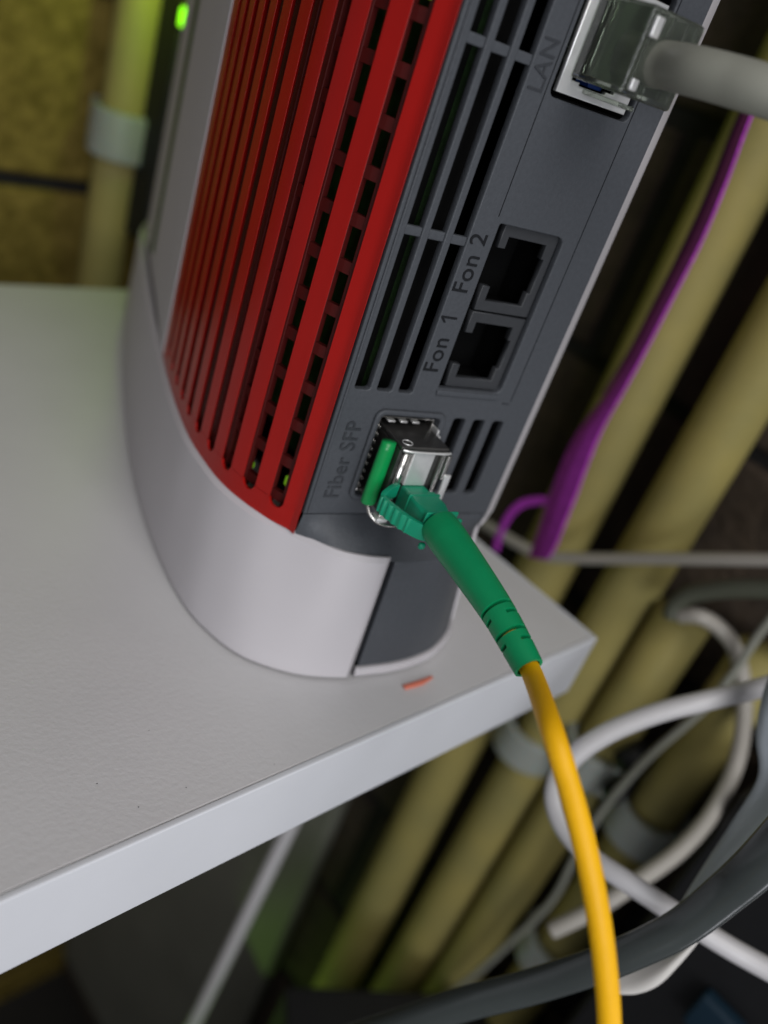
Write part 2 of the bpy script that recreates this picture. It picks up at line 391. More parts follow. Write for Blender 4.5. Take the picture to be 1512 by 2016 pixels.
# foot: white shell from the seam round the left and back to the right
base_out = lerp_out(FO, RO)
def foot_out(i, z):
    p = base_out(i, z); q = lerp_out(FI, RI)(i, z); k = 0.0
    if z > 0.2545: k = 0.60
    if i == i_seam: k = max(k, 0.62)
    return p.lerp(q, k)
fs = shell('foot_shell', [i_seam, i_seam+2]+list(range(i_seam+4, i_right, 2))+[i_right], [0.006, 0.06, 0.13, 0.19, 0.2505, 0.2575], foot_out, lerp_out(FI, RI), 'white', rt, 0)
for p in fs.data.polygons: p.use_smooth = True
for e in fs.data.edges:
    a, b = (fs.data.vertices[k].co for k in e.vertices)
    if abs(a.z-b.z) < 1e-6 and min(abs(a.z-z_*S) for z_ in (0.006, 0.2505, 0.2575)) < 1e-5: e.use_edge_sharp = True
    if len(set(e.vertices)) == 2 and abs(a.z-b.z) > 1e-5 and (a.xy-b.xy).length < 0.0012 and 0.0118 < a.x < 0.0126 and a.y < 0: e.use_edge_sharp = True
# thin white base under the grey insert
shell('base_lip', list(range(i_right, NO+i_seam)), [0.006, 0.024], lerp_out(FO, RO), lerp_out(FI, RI), 'white', rt, 0.003, 2)
# recessed black strip put in for the contact shadow under the foot
B1 = outline(foot_c, 0.014, NO)
shell('contact_shadow', list(range(0, NO)), [0.0008, 0.0062], lambda i, z: B1[i], lambda i, z: FI[i].lerp(Vector((U0,.7,0)), .05), 'black', rt, 0)
# grey front insert of the foot
G0, G1 = outline(foot_c, 0.0065, NO), outline(rim_c, 0.0065, NO)
H0, H1 = outline(foot_c, 0.03, NO), outline(rim_c, 0.03, NO)
gi = list(range(i_right+1, NO+i_seam-1))
shell('foot_insert', gi, [0.0245, 0.08, 0.14, 0.20, 0.240, 0.2512], lambda i, z: lerp_out(G0, G1)(i, z)-((lerp_out(G0,G1)(i,z)-lerp_out(H0,H1)(i,z))*(0.10 if z > .245 else 0)), lerp_out(H0, H1), 'grey', rt, 0.002, 1)
# sloping ledge between the foot and the rear panel
V, F = [], []; nu, nv = 60, 8
ulo, uhi = -0.006, 0.372
def rim_v(u):
    w_ = abs(u-U0); pts = sorted((w, v) for v, w in rim_c[:9])
    for (w0, v0), (w1, v1) in zip(pts, pts[1:]):
        if w0 <= w_ <= w1: return v0+(v1-v0)*(w_-w0)/(w1-w0)
    return pts[-1][1]
sm = []
for i in range(nu+1):
    u = ulo+(uhi-ulo)*i/nu; sm.append((u, rim_v(u)))
for k in range(3): sm = [sm[0]]+[(sm[i][0], (sm[i-1][1]+sm[i][1]*2+sm[i+1][1])/4) for i in range(1, nu)]+[sm[-1]]
for i in range(nu+1):
    u, rv = sm[i]; rv = rv+0.0070
    for j in range(nv+1):
        t = j/nv; z = 0.2975-(0.2975-0.2505)*t; V.append((u, rv*t-0.0005, z))
k = nv+1
for i in range(nu):
    for j in range(nv): F.append((i*k+j, (i+1)*k+j, (i+1)*k+j+1, i*k+j+1))
lg = link('ledge', V, F, 'grey', rt, smooth=True)

# upper white cover
ZT = 1.72
body_in = []
for i in range(NO):
    body_in.append(BO[i])
body_inn = [p+((Vector((U0, 0.7, 0))-p)*Vector((1, .25, 0)).normalized().x*0 + (Vector((U0, min(max(p.y, .2), 1.2), 0))-p).normalized()*0.02) for p in body_in]
i_v64 = min(range(20, NO//2), key=lambda i: abs(RO[i].y-0.655) + (0 if RO[i].x < U0 else 9))
i_r0 = min(range(NO//2, NO), key=lambda i: abs(RO[i].x-0.380)+ (0 if RO[i].y < .2 else 9))
shell('white_cover', list(range(i_v64, i_r0+1)), [0.2585, 0.6, 1.0, 1.4, ZT], lambda i, z: body_in[i], lambda i, z: body_inn[i], 'white', rt, 0.005, 2)
# top cap
tp = [(p.x, p.y, ZT) for p in body_in]; tp2 = [(p.x, p.y, ZT+0.02) for p in body_inn]
F = [(i, (i+1)%NO, NO+(i+1)%NO, NO+i) for i in range(NO)] + [tuple(range(NO, 2*NO)), tuple(range(NO))]
link('top_cap', tp+tp2, F, 'white', rt)

# red side grille : follows the outline from the rear corner to v = 0.65
path = [Vector((-0.012, 0.0, 0))] + [p for p in (RO[i]+(RI[i]-RO[i]).normalized()*0.0085*min(1, max(0, (RO[i].y-0.0)/0.06)) for i in range(i_seam, i_v64)) if p.y > 0.006 and p.x < -0.0145]
Ls = [0]
for i in range(len(path)-1): Ls.append(Ls[-1]+(path[i+1]-path[i]).length)
STOT = Ls[-1]
def gp(s, off=0.0):
    s = min(max(s, 0), STOT-1e-6); j = max(i for i in range(len(Ls)) if Ls[i] <= s); j = min(j, len(path)-2)
    t = (s-Ls[j])/(Ls[j+1]-Ls[j]); p = path[j].lerp(path[j+1], t)
    a, b = path[max(j-1,0)], path[min(j+2, len(path)-1)]; d = (b-a).normalized(); nr = Vector((d.y, -d.x, 0))   # towards the inside
    if nr.x < 0: nr = -nr
    return p + nr*off
def ribbon(name, s0, s1, zlo, zhi, off0, off1, material, parent, bevel, ds=0.006, under=0.0):
    n = max(2, int((s1-s0)/ds)+1); V, F = [], []
    for i in range(n):
        s = s0+(s1-s0)*i/(n-1); si = s0+under+(s1-s0-2*under)*i/(n-1) if s0 > 0.01 else s0+(s1-s0-under)*i/(n-1)
        a, b = gp(s, off0), gp(si, off0+(off1-off0)*(min(1, 0.10+s/0.035) if off0 == 0 else 1))
        zl = zlo(s) if callable(zlo) else zlo; zh = zhi(s) if callable(zhi) else zhi
        V += [(a.x,a.y,zl),(a.x,a.y,zh),(b.x,b.y,zh),(b.x,b.y,zl)]
    for i in range(n-1):
        for k in range(4): F.append((i*4+k, i*4+(k+1)%4, (i+1)*4+(k+1)%4, (i+1)*4+k))
    F += [(0,1,2,3), (n*4-4, n*4-3, n*4-2, n*4-1)]
    return link(name, V, F, material, parent, bevel=bevel)
gr = empty('side_grille'); gr.parent = rt
SW = 0.0265; centres = [0.0485+0.0612*i for i in range(11)]
centres = [c for c in centres if c < STOT-0.03]
ZS = 0.290
def band_top(s):
    for c in centres:
        if abs(s-c) < SW/2: return ZS+0.006-math.sqrt(max(0, (SW/2)**2-(s-c)**2))*0.9
    return ZS+0.006
ribbon('bottom_band', 0.0, STOT, 0.2575, band_top, 0.0, 0.0045, 'red', gr, 0.0, ds=0.0016)
edges = [0.0]
for c in centres: edges += [c-SW/2, c+SW/2]
edges.append(STOT)
for i in range(0, len(edges), 2):
    if edges[i+1]-edges[i] > 0.004:
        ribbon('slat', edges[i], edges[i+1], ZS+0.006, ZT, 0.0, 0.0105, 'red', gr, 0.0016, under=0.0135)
        ribbon('inner_rail', (edges[i]+0.011 if i else 0.030), edges[i+1]+0.013 if i+2 < len(edges) else STOT-0.006, 0.27, ZT-0.01, 0.0165, 0.028, 'redshade', gr, 0.001)
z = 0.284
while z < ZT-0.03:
    ribbon('cross_bar', 0.042, STOT-0.01, z, z+0.018, 0.0175, 0.027, 'redshade', gr, 0.0, ds=0.02); z += 0.0652
# what is inside, with black blocks that make the slots look dark
box('circuit_board', (0.055, 0.064, 0.05, 1.2, 0.30, 1.60), 'board', rt, bevel=0)
for (u_, v_, z_, h_) in ((0.03,0.075,0.60,0.012),(0.00,0.082,0.292,0.016),(-0.045,0.145,0.292,0.010),(0.02,0.13,1.03,0.03),(0.02,0.10,1.09,0.022)):
    box('green_glow_bit', (u_, u_+0.008, v_, v_+0.016, z_, z_+h_), 'glowin', rt, bevel=0.001)  # emissive bits for the inside LEDs and the inner wall they light
box('dark_filler', (0.075, 0.345, 0.135, 1.1, 0.20, 1.66), 'void', rt, bevel=0)
box('inner_floor', (0.02, 0.34, 0.03, 0.8, 0.25, 0.262), 'void', rt, bevel=0)

V = [(x, y, z) for z in (0.262, ZT) for x, y in ((0.3745, 0.004), (0.398, 0.021), (0.445, 0.060), (0.445, 0.08), (0.3745, 0.08))]
link('cover_edge', V, [tuple(range(5)), tuple(range(5, 10))]+[(i, (i+1)%5, 5+(i+1)%5, 5+i) for i in range(5)], 'white', rt, bevel=0.004)
# rear panel with all its openings
def slot(u0, u1, z0, z1): return rrect(u0, u1, z0, z1, 0.005, 3)
holes = []
COLS = ((0.013,0.040),(0.052,0.079),(0.091,0.117))
for u0, u1 in COLS: holes.append(slot(u0, u1, 0.524, 1.62))
for u0, u1 in ((0.216,0.240),(0.257,0.281),(0.298,0.322)): holes.append(slot(u0, u1, 0.340, 0.487))
holes.append(rrect(0.072, 0.186, 0.338, 0.487, 0.008))
holes.append(rrect(0.162, 0.288, 0.538, 0.801, 0.008, 3, rs=(.012,.003,.003,.012)))
holes.append(rrect(0.162, 0.312, 0.974, 1.135, 0.010))
plate('rear_panel', [(-0.006,0.2975),(0.372,0.2975),(0.372,ZT),(-0.006,ZT)], holes, 0.0, 0.014, 'grey', rt, 0.0018)
# recessed bars that break the long vents
for u0, u1 in COLS:
    for z in (0.7585, 0.9985, 1.24, 1.48):
        box('vent_bar', (u0-0.001, u1+0.001, 0.003, 0.012, z, z+0.0135), 'grey', rt, bevel=0.002)
box('panel_ridge', (-0.0005, 0.004, -0.003, 0.002, 0.30, ZT-0.02), 'grey', rt, bevel=0.0015)
# raised frame round the fibre opening
plate('socket_frame', rrect(0.063, 0.197, 0.329, 0.496, 0.016), [rrect(0.0725, 0.1855, 0.3385, 0.4865, 0.008)], -0.007, 0.001, 'grey', rt, 0.003)
# lip under the telephone sockets and seam lines of the port cover
box('socket_lip', (0.160, 0.285, -0.004, 0.001, 0.527, 0.5365), 'grey', rt, bevel=0.002)
box('cover_seam', (0.1535, 0.1548, -0.0006, 0.002, 0.81, ZT-0.02), 'greyd', rt, bevel=0)
box('cover_seam', (0.3160, 0.3173, -0.0006, 0.002, 0.525, ZT-0.02), 'greyd', rt, bevel=0)
box('cover_seam', (0.300, 0.3160, -0.0005, 0.002, 0.5205, 0.522), 'greyd', rt, bevel=0)
text('port_lettering', 'Fiber SFP', 0.0385, (0.0465, 0.000, 0.3285), 0, 'greym', rt, 0.0016, 0.92)
text('port_lettering', 'Fon', 0.040, (0.1480, 0.000, 0.563), 0, 'greyd', rt, 0.0012, 0.94)
plate('port_lettering', [(0.1480,0.6555),(0.1192,0.6555),(0.1192,0.6525),(0.1262,0.6455),(0.1305,0.6455),(0.1245,0.6522),(0.1480,0.6522)], [], -0.0012, 0.001, 'greyd', rt, 0.0002)
text('port_lettering', 'Fon 2', 0.040, (0.1480, 0.000, 0.692), 0, 'greyd', rt, 0.0012, 0.94)
text('port_lettering', 'LAN', 0.036, (0.1480, 0.000, 0.972), 0, 'greym', rt, 0.0012, 0.94)
# black plates put in for the shade behind the openings
for b in ((0.0, 0.125, 0.05, 0.06, 0.50, 1.65), (0.21, 0.33, 0.05, 0.06, 0.33, 0.50), (0.16, 0.30, 0.13, 0.134, 0.53, 0.81)):
    box('cavity_back', b, 'void', rt, bevel=0)
# telephone sockets
for z0, z1 in ((0.539, 0.6655), (0.6685, 0.8)):
    js = empty('phone_socket'); js.parent = rt
    a, b = z0+0.0165, z1-0.0165
    poly = [(0.1805,z0),(0.287,z0),(0.287,z1),(0.1805,z1),(0.1805,b-0.018),(0.1945,b-0.018),(0.1945,b),(0.268,b),(0.268,b-0.022),(0.274,b-0.022),
            (0.274,a+0.022),(0.268,a+0.022),(0.268,a),(0.1945,a),(0.1945,a+0.022),(0.1805,a+0.022)]
    plate('socket_rim', poly, [], 0.010, 0.022, 'jack', js, 0.0012)
    v, f = merge([box_vf(0.163,0.288,0.1,0.102,z0,z1), box_vf(0.288,0.29,0.024,0.1,z0,z1), box_vf(0.16,0.162,0.015,0.1,z0,z1), box_vf(0.162,0.288,0.024,0.1,z0-0.001,z0), box_vf(0.162,0.288,0.024,0.1,z1,z1+0.001)])
    link('socket_well', v, f, 'void', js)
# LAN socket
ls = empty('lan_socket'); ls.parent = rt
plate('metal_shield', [(0.172,0.982),(0.303,0.982),(0.303,1.122),(0.172,1.122)], [[(0.191,1.001),(0.206,1.001),(0.206,0.997),(0.255,0.997),(0.255,1.001),(0.270,1.001),(0.270,1.10),(0.191,1.10)]], 0.002, 0.010, 'metalw', ls, 0.0012)
v, f = merge([box_vf(0.165,0.31,0.14,0.142,0.975,1.135), box_vf(0.165,0.167,0.012,0.14,0.975,1.135), box_vf(0.309,0.311,0.012,0.14,0.975,1.135), box_vf(0.165,0.31,0.012,0.14,0.974,0.976)])
link('socket_well', v, f, 'void', ls)
box('blue_tongue', (0.236, 0.262, 0.02, 0.05, 0.999, 1.010), 'bluec', ls, bevel=0.001)
# SFP cage (belongs to the router)
cg = empty('fibre_cage'); cg.parent = rt
plate('cage_rim', rrect(0.077,0.181,0.342,0.4815,0.003,2), [rrect(0.080,0.178,0.345,0.4785,0.002,2)], 0.003, 0.05, 'metal', cg, 0.0008)
for k in range(3):
    box('spring_tab', (0.091+k*0.023, 0.104+k*0.023, -0.002, 0.01, 0.4735, 0.4765), 'metalw', cg, bevel=0.001)
for k in range(9):
    box('spring_tab', (0.0795, 0.0815, -0.001, 0.01, 0.352+k*0.0135, 0.357+k*0.0135), 'metal', cg, bevel=0.0006)
for k, (u_, z_) in enumerate(((0.1800,0.4670),(0.1860,0.4560))):
    box('spring_tab', (u_, u_+0.004, -0.016, 0.01, z_-0.006, z_+0.004), 'metalw', cg, bevel=0.001)
box('cage_inside', (0.081, 0.177, 0.03, 0.05, 0.345, 0.478), 'void', cg, bevel=0)

# ------------------------------------------------------------------ transceiver in the cage
tr = empty('fibre_transceiver', rt.location/S, YAW)
tag(tr, 'small metal fibre transceiver with green bail, plugged into the lower opening of the router', 'transceiver')
# housing: box with open front: top, bottom, two sides
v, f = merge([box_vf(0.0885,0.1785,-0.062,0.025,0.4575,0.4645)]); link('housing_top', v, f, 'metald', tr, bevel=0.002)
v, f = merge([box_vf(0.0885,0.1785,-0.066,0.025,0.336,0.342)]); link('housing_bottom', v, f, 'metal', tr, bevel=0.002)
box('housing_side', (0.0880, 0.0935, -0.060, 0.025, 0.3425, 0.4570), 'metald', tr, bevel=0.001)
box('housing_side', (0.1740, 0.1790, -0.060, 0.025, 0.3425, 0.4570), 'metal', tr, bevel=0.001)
tube('front_lip', [(0.090,-0.064,0.4600),(0.104,-0.068,0.4595),(0.135,-0.069,0.459),(0.165,-0.069,0.459),(0.1785,-0.067,0.459)], 0.0022, 'metalw', tr, n=6, seg=10)
ring = [(0.1035+0.0085*math.cos(a), -0.050+0.008*math.sin(a), 0.4655) for a in [2*math.pi*k/16 for k in range(17)]]
tube('rivet_ring', ring, 0.0009, 'metalw', tr, n=1, seg=8)
# face pieces
vf = tube_vf([Vector((0.104,-0.054,0.343)), Vector((0.104,-0.054,0.4565))], 0.0085, 20); link('roller', vf[0], vf[1], 'metal', tr, smooth=True)
box('face_plate', (0.1145, 0.1550, -0.0630, -0.050, 0.395, 0.4560), 'metalw', tr, bevel=0.002)
box('face_mesh', (0.1560, 0.1670, -0.0580, -0.050, 0.360, 0.4560), 'metald', tr, bevel=0.001)
box('face_post', (0.1675, 0.1715, -0.0645, -0.040, 0.345, 0.4560), 'metal', tr, bevel=0.001)
box('port_shroud', (0.1140, 0.1670, -0.0600, -0.030, 0.3425, 0.3940), 'black', tr, bevel=0.001)
box('side_tab', (0.1860, 0.1990, -0.0660, -0.0620, 0.366, 0.4180), 'metalw', tr, bevel=0.002)
box('side_arm', (0.1800, 0.1880, -0.0640, -0.0590, 0.408, 0.4520), 'metal', tr, bevel=0.001)
# green bail and its wire
vf = tube_vf([Vector((0.0745,-0.044,0.343+0.0065)), Vector((0.0745,-0.044,0.352)), Vector((0.0745,-0.044,0.40)), Vector((0.0745,-0.044,0.45)), Vector((0.0745,-0.044,0.4625))], [0.0105,0.0128,0.0130,0.0128,0.0120], 20, flat=(0.8,(0,1,0)))
link('bail_sleeve', vf[0], vf[1], 'bail', tr, smooth=True, bevel=0.0)
box('bail_web', (0.0790, 0.0865, -0.050, -0.030, 0.352, 0.455), 'bail', tr, bevel=0.003)
tube('bail_wire', [(0.0745,-0.046,0.347),(0.077,-0.055,0.337),(0.088,-0.065,0.328),(0.105,-0.070,0.3235),(0.128,-0.070,0.3225),(0.150,-0.068,0.324),(0.166,-0.062,0.332)], 0.0028, 'metal', tr, n=8, seg=12)
box('wire_foot', (0.084, 0.104, -0.071, -0.050, 0.3285, 0.3365), 'metalw', tr, bevel=0.002)

# ------------------------------------------------------------------ fibre patch cable
fc = empty('fibre_patch_cable', rt.location/S, YAW)
tag(fc, 'yellow fibre cable with green connector and strain relief boot, plugged into the transceiver', 'cable')
Rin = Matrix.Rotation(-YAW, 3, 'Z'); O3 = Vector((0.8608, 0.8249, 0))
def loc(wp): return Rin @ (Vector(wp)-O3)
def on_u(px, py, u):
    a = loc(CAM); b = loc(at(px, py, 1.0)); d = b-a; return a + d*((u-a.x)/d.x)
b0, b1, b2, b3 = on_u(862,1034,.134), on_u(921,1117,.134), on_u(985,1213,.134), on_u(1041,1315,.134)
fdir = (b0-b1).normalized()
# connector body: tapered block from the transceiver to the boot
def loft_rect(sections):
    V, F = [], []
    for (c, du, dz, ch) in sections:
        for (sx, sz) in ((1,1),(-1,1),(-1,-1),(1,-1)):
            # chamfered corners: two vertices per corner
            if sx*sz > 0: pr = ((du, dz-ch), (du-ch, dz))
            else: pr = ((du-ch, dz), (du, dz-ch))
            for (a, b) in pr: V.append((c[0]+sx*a, c[1], c[2]+sz*b))
    n = 8
    for i in range(len(sections)-1):
        for k in range(n): F.append((i*n+k, i*n+(k+1)%n, (i+1)*n+(k+1)%n, (i+1)*n+k))
    F += [tuple(range(n)), tuple(range((len(sections)-1)*n, len(sections)*n))]
    return V, F
cz = 0.372; cu_ = 0.137
v, f = loft_rect([((cu_,-0.030,cz),0.022,0.022,0.003), ((cu_,-0.078,cz),0.0225,0.0225,0.003), ((cu_,-0.086,cz),0.0275,0.0265,0.004),
                  ((cu_,-0.118,cz),0.0285,0.0265,0.004), ((cu_,-0.140,cz+0.004),0.0245,0.022,0.006), ((b0.x,b0.y+0.006,b0.z),0.018,0.018,0.006)])
link('connector_body', v, f, 'lc', fc, bevel=0.0015)
box('body_step', (cu_-0.029, cu_+0.0295, -0.096, -0.092, cz-0.029, cz+0.0275), 'lc', fc, bevel=0.001)
# latch arm with thumb ribs, springing from the body front and running back to the boot
lp = catmull([(0.096,-0.074,0.395),(0.080,-0.081,0.393),(0.064,-0.090,0.386),(0.064,-0.100,0.382),(0.076,-0.116,0.377),(0.092,-0.134,0.372),(0.108,-0.150,0.370),(0.122,-0.158,0.371)], 8)
V, F = [], []
for i, p in enumerate(lp):
    t = (lp[min(i+1,len(lp)-1)]-lp[max(i-1,0)]); t.z = 0; t.normalize(); nr = Vector((t.y,-t.x,0))
    rib = 0.0022 if (18 <= i <= 40 and (i//2) % 2 == 0) else 0
    th = 0.0042; hw = 0.0110+(0.002 if i > 20 else 0)
    for (a, b) in ((-th-rib, hw), (th+rib*0.3, hw), (th+rib*0.3, -hw), (-th-rib, -hw)):
        q = p+nr*a*(-1); V.append((q.x, q.y, p.z+b))
for i in range(len(lp)-1):
    for k in range(4): F.append((i*4+k, i*4+(k+1)%4, (i+1)*4+(k+1)%4, (i+1)*4+k))
F += [(0,1,2,3), tuple(range(len(lp)*4-4, len(lp)*4))]
link('latch_arm', V, F, 'lc', fc, bevel=0.0012)
# clip horns at the boot collar
for p in (b0+Vector((0.036,0.0,0.006)), b0+Vector((-0.020,-0.006,-0.034))):
    box('collar_horn', (p.x-0.0055, p.x+0.0055, p.y-0.004, p.y+0.004, p.z-0.0055, p.z+0.0055), 'lc', fc, bevel=0.003)
box('collar', (b0.x-0.026, b0.x+0.034, b0.y+0.0025, b0.y+0.0075, b0.z-0.027, b0.z+0.021), 'lc', fc, bevel=0.002)
# boot with cut grooves
bp = catmull([b0, b1, b2, b3], 60)
def side_frame(i):
    t = (bp[min(i+1,len(bp)-1)]-bp[max(i-1,0)]).normalized(); a = Vector((1,0,0)); a = (a-t*a.dot(t)).normalized(); return t, a, t.cross(a)
V, F = [], []; seg = 48; n = len(bp)
# groove rings: (position, first angle, last angle) ; angle 0 = +u side
to_cam = (loc(CAM)-b2); 
grooves = []
for base in (0.640, 0.785):
    grooves += [(base, -76, 66), (base+0.055, -125, -38), (base+0.055, 26, 120), (base, 118, 242)]
for i, p in enumerate(bp):
    t, a, b = side_frame(i); s = i/(n-1)
    R0 = 0.0285 + 0.0015*math.sin(min(1, s/0.15)*math.pi/2)-0.0095*max(0, (s-0.15)/0.85) - (0.002*(1-s/0.012) if s < 0.012 else 0)
    c0 = (to_cam - t*to_cam.dot(t)).normalized(); c1 = t.cross(c0)
    for k in range(seg):
        ang = 360*k/seg; an = (ang+180) % 360-180; dr = 0
        for (g, lo, hi) in grooves:
            if abs(s-g) < 0.0085 and (lo <= an <= hi or lo <= ang <= hi): dr = 0.011
        rr = R0-dr; q = math.radians(ang+12)
        V.append(p + c0*math.cos(q)*rr + c1*math.sin(q)*rr)
for i in range(n-1):
    for k in range(seg): F.append((i*seg+k, i*seg+(k+1)%seg, (i+1)*seg+(k+1)%seg, (i+1)*seg+k))
# hollow end: ring inward
F.append(tuple(range(seg)))
t, a, b = side_frame(n-1); last = bp[-1]; base_i = len(V)
for k in range(seg): q0 = V[(n-1)*seg+k]; V.append(last+(q0-last)*0.80)
for k in range(seg): q0 = V[base_i+k]; V.append(q0-t*0.02)
for r0, r1 in (((n-1)*seg, base_i), (base_i, base_i+seg)):
    for k in range(seg): F.append((r0+k, r0+(k+1)%seg, r1+(k+1)%seg, r1+k))
F.append(tuple(base_i+seg+k for k in range(seg)))
bo = link('boot', V, F, 'boot', fc, smooth=True)
es = bo.modifiers.new('es', 'EDGE_SPLIT'); es.split_angle = math.radians(38)
# yellow jacket
dirb = (b3-b2).normalized()
pts = [b3-dirb*0.12, b3-dirb*0.04, b3+dirb*0.01] + [loc(at(px, py, d)) for px, py, d in ((1084,1430,1.00),(1118,1540,0.975),(1150,1660,0.965),(1176,1790,0.965),(1192,1910,0.975),(1200,2030,0.99),(1200,2200,1.02),(1180,2450,1.1))]
tube('cable_jacket', pts, [0.0140]*3+[0.0140]*8, 'yellow', fc, n=14, seg=28)

# ------------------------------------------------------------------ ethernet cable at the upper right
ec = empty('ethernet_cable', rt.location/S, YAW)
tag(ec, 'thick grey network cable with clear plug, in the upper socket of the router', 'cable')
v, f = merge([box_vf(0.186,0.280,-0.100,0.10,1.004,1.106)]); link('plug_body', v, f, 'clear', ec, bevel=0.004)
for k, (u0, v0, v1) in enumerate(((0.196,-0.096,-0.02),(0.214,-0.092,0.0),(0.231,-0.085,-0.01),(0.252,-0.094,0.0),(0.268,-0.094,0.0))):
    box('plug_rib', (u0, u0+0.006, v0, v1, 1.012, 1.102), 'clear', ec, bevel=0.0015)
for k in range(8):
    box('contact', (0.197+0.009*k, 0.200+0.009*k, -0.035, 0.02, 1.004, 1.0065), 'gold', ec, bevel=0)
box('plug_latch', (0.215, 0.243, -0.075, 0.08, 0.990, 0.996), 'clear', ec, bevel=0.001)
box('plug_glint', (0.190, 0.204, -0.108, -0.101, 1.072, 1.096), 'metalw', ec, bevel=0.002)  # reflections on the clear plug put in as small bright pieces
box('plug_glint', (0.192, 0.204, -0.108, -0.101, 1.012, 1.026), 'metalw', ec, bevel=0.002)
pts = [Vector((0.232,-0.050,1.048)), Vector((0.232,-0.085,1.049)), Vector((0.234,-0.115,1.052))] + [loc(at(px, py, d)) for px, py, d in ((1370,141,1.02),(1435,158,0.995),(1512,181,0.975),(1640,222,0.97),(1900,300,1.0))]
tube('cable_jacket', pts, 0.0275, 'cable_grey', ec, n=10, seg=28)

# ------------------------------------------------------------------ magenta strap
st = empty('cable_strap'); tag(st, 'magenta fabric strap hanging slack in front of the first cream pipe', 'strap')
edges_ = [((1492,160),(1504,160)),((1448,262),(1464,262)),((1408,365),(1426,365)),((1358,478),(1378,478)),((1294,598),(1317,598)),((1240,700),(1264,700)),((1190,778),(1226,770)),
          ((1140,845),(1186,840)),((1108,905),(1158,905)),((1082,975),(1130,980)),((1064,1030),(1108,1035)),((1050,1070),(1092,1075)),((1040,1097),(1076,1102))]
lft = catmull([on_x(p[0][0], p[0][1], 1.98) for p in edges_], 8); rgt = catmull([on_x(p[1][0], p[1][1], 1.93) for p in edges_], 8)
V, F = [], []
for a, b in zip(lft, rgt):
    d = Vector((0.012, 0, 0)); mcen = (a+b)/2 + Vector((-0.006,0,0)); V += [a, mcen, b, b+d, mcen+d, a+d]
n = len(lft)
for i in range(n-1):
    for k in range(6): F.append((i*6+k, i*6+(k+1)%6, (i+1)*6+(k+1)%6, (i+1)*6+k))
F += [tuple(range(6)), tuple(range(n*6-6, n*6))]
link('strap_band', V, F, 'strap', st, smooth=False)
# folded edge of the strap, seen narrow and dark along the upper half
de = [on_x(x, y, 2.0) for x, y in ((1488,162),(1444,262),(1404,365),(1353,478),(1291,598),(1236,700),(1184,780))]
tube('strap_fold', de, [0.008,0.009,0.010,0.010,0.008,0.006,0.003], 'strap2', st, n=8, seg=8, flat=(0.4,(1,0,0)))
tube('strap_loop', [on_x(x, y, 2.02) for x, y in ((975,1085),(984,1052),(1000,1018),(1022,995),(1046,987),(1075,986),(1092,996))], 0.013, 'strap', st, n=8, seg=10, flat=(0.25,(1,0,0)))

# ------------------------------------------------------------------ loose cables
def cable(name, pts, r, material, label, cat='cable', flat=None, n=10, seg=18):
    o = tube(name, [on_x(p[0], p[1], PX-0.15) if p[2] == 'x' else at(*p) for p in pts], r, material, None, n=n, seg=seg, flat=flat); return tag(o, label, cat)
cable('loose_cable', [(900,1000,'x'),(955,1032,'x'),(1015,1068,'x'),(1065,1092,'x'),(1140,1099,'x'),(1300,1100,'x'),(1512,1102,'x'),(1700,1104,'x')], 0.0175, 'cable_beige',
      'pale cable running level across the pipes from the shelf corner, behind the strap')
cable('loose_cable', [(1700,1290,1.75),(1512,1350,1.72),(1400,1377,1.70),(1290,1405,1.70),(1190,1447,1.70),(1120,1500,1.70),(1092,1560,1.70),(1108,1625,1.68),(1160,1685,1.65),(1230,1733,1.62),(1320,1792,1.60),(1420,1856,1.58),(1512,1908,1.56),(1700,2010,1.5)], 0.0205, 'cable_white',
      'white coaxial cable making an open loop behind the yellow cable')
cable('loose_cable', [(1340,1212,'x'),(1378,1214,'x'),(1418,1238,2.26),(1450,1285,2.24),(1466,1378,2.25),(1452,1493,2.2),(1408,1590,2.16),(1340,1672,2.12),(1250,1738,2.1),(1170,1790,2.1),(1085,1832,2.12)], 0.021, 'cable_beige',
      'beige cable bowing inside the white loop down to the lowest clip')
cable('loose_cable', [(1322,1215,'x'),(1330,1190,'x'),(1362,1170,'x'),(1430,1160,'x'),(1512,1160,'x'),(1700,1170,'x')], 0.024, 'cable_olive', 'olive grey cable leaving the top of the third pipe to the right')
cable('loose_cable', [(1700,980,'x'),(1512,1225,'x'),(1480,1270,'x'),(1440,1330,'x'),(1380,1400,'x'),(1275,1493,'x'),(1190,1590,'x'),(1136,1679,'x'),(1088,1771,'x'),(1010,1850,'x'),(928,1924,'x'),(800,2020,'x')], 0.0115, 'cable_grey', 'thin grey cord strung diagonally across the pipes')
cord = tube('loose_cable', [on_x(604,1560,1.62), on_x(492,1790,1.62), on_x(380,2020,1.62), on_x(290,2205,1.62)], 0.0265, 'cable_white', None, n=6)
tag(cord, 'straight white cord hanging below the shelf in front of the grey board', 'cable')
# thick slate sleeve sweeping over the lower right
cable('cable_sleeve', [(500,2110,1.60),(700,2045,1.55),(900,1981,1.50),(1040,1944,1.46),(1167,1904,1.42),(1270,1862,1.39),(1345,1823,1.37),(1430,1757,1.34),(1512,1683,1.30),(1650,1530,1.25)], [0.026,0.027,0.028,0.028,0.028,0.028,0.029,0.031,0.034,0.037], 'sleeve',
      'thick dark slate tube sweeping across the lower right corner', 'tube', seg=28)
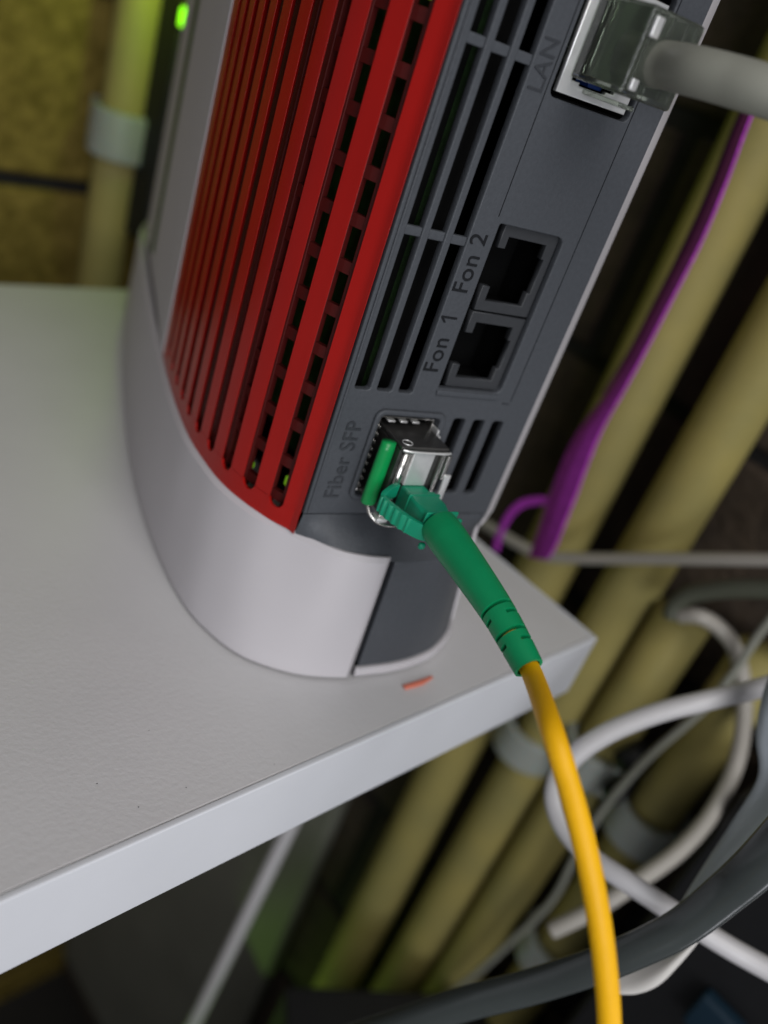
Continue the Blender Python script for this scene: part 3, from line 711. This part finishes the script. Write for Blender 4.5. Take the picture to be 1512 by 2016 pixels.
# translucent film hanging beside it, built as a thick curved sheet
def sheet(name, left, right, material, label, cat, nseg=10, bulge=0.05, th=0.006, wav=0.012):
    l = catmull([at(*p) for p in left], 8); r = catmull([at(*p) for p in right], 8); n = min(len(l), len(r)); V, F = [], []
    out = (CAM-at(1400,1600,1.5)).normalized()
    for s in (0, th):
        for i in range(n):
            for k in range(nseg+1):
                t = k/nseg; p = l[i].lerp(r[i], t) + out*(bulge*math.sin(math.pi*t)+wav*math.sin(7*t+i*0.13)) - out*s; V.append(p)
    m_ = nseg+1; N2 = n*m_
    for i in range(n-1):
        for k in range(nseg):
            a = i*m_+k; F.append((a,a+1,a+m_+1,a+m_)); F.append((N2+a,N2+a+m_,N2+a+m_+1,N2+a+1))
    for i in range(n-1):
        a = i*m_; F.append((a,a+m_,N2+a+m_,N2+a)); a = i*m_+nseg; F.append((a,N2+a,N2+a+m_,a+m_))
    for k in range(nseg):
        F.append((k,N2+k,N2+k+1,k+1)); a = (n-1)*m_+k; F.append((a,a+1,N2+a+1,N2+a))
    o = link(name, V, F, material, None, smooth=True); return tag(o, label, cat)
sheet('plastic_sleeve', [(1530,1290,1.62),(1500,1370,1.60),(1488,1450,1.58),(1492,1530,1.56),(1440,1620,1.54),(1385,1705,1.52),(1325,1800,1.50)],
      [(1660,1330,1.55),(1650,1400,1.53),(1640,1480,1.50),(1610,1580,1.50),(1560,1650,1.50),(1490,1720,1.49),(1400,1800,1.48)], 'film', 'creased grey blue plastic film hanging at the right edge above the slate tube', 'film', bulge=0.03)
sheet('paper_flap', [(1190,1900,1.56),(1235,1880,1.55),(1300,1850,1.54),(1350,1830,1.53),(1395,1810,1.52)],
      [(1190,1954,1.50),(1248,1957,1.49),(1296,1940,1.48),(1338,1900,1.48),(1372,1860,1.48)], 'paper', 'curled white paper flap under the slate tube beside the yellow cable', 'paper', bulge=0.02, wav=0.004)

# ------------------------------------------------------------------ dark things low in the picture
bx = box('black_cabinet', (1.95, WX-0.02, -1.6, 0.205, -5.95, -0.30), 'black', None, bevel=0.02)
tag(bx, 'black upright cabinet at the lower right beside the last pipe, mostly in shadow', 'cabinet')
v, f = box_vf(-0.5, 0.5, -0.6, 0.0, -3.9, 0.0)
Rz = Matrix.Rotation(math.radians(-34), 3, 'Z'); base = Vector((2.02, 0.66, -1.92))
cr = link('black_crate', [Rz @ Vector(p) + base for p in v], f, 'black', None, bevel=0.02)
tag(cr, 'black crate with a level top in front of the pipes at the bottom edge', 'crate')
q = on_x(1430, 2000, 1.93)
bl = box('blue_box', (1.90, 1.949, q.y-0.05, q.y+0.07, q.z-0.10, q.z+0.02), 'blue', None, bevel=0.012)
tag(bl, 'dim blue box on the black cabinet at the bottom right', 'box')

# ------------------------------------------------------------------ black adapter with its green LED behind the router, added to fill the gap
qa = on_y(322, 100, 2.98); qb = on_y(375, 100, 2.98)
ad = empty('led_backing', (qa.x, 2.9, 0.0)); tag(ad, 'made-up black upright adapter with a lit green light, between the pipe and the router', 'backing')
box('casing', (0.0, (qb.x-qa.x)*1.9, 0.0, 0.25, -0.02, 1.9), 'black', ad, bevel=0.03)
ql = on_y(362, 34, 2.89)
box('status_led', (ql.x-qa.x-0.012, ql.x-qa.x+0.012, -0.015, 0.002, ql.z-0.030, ql.z+0.030), 'led', ad, bevel=0.008)
pl = bpy.data.lights.new('led_glow', 'POINT'); pl.energy = 0.040; pl.color = (0.55, 1.0, 0.0); pl.shadow_soft_size = 0.004
po = bpy.data.objects.new('led_glow', pl); col.objects.link(po); po.location = (Vector((ql.x-0.10, 2.72, ql.z+0.1)))*S
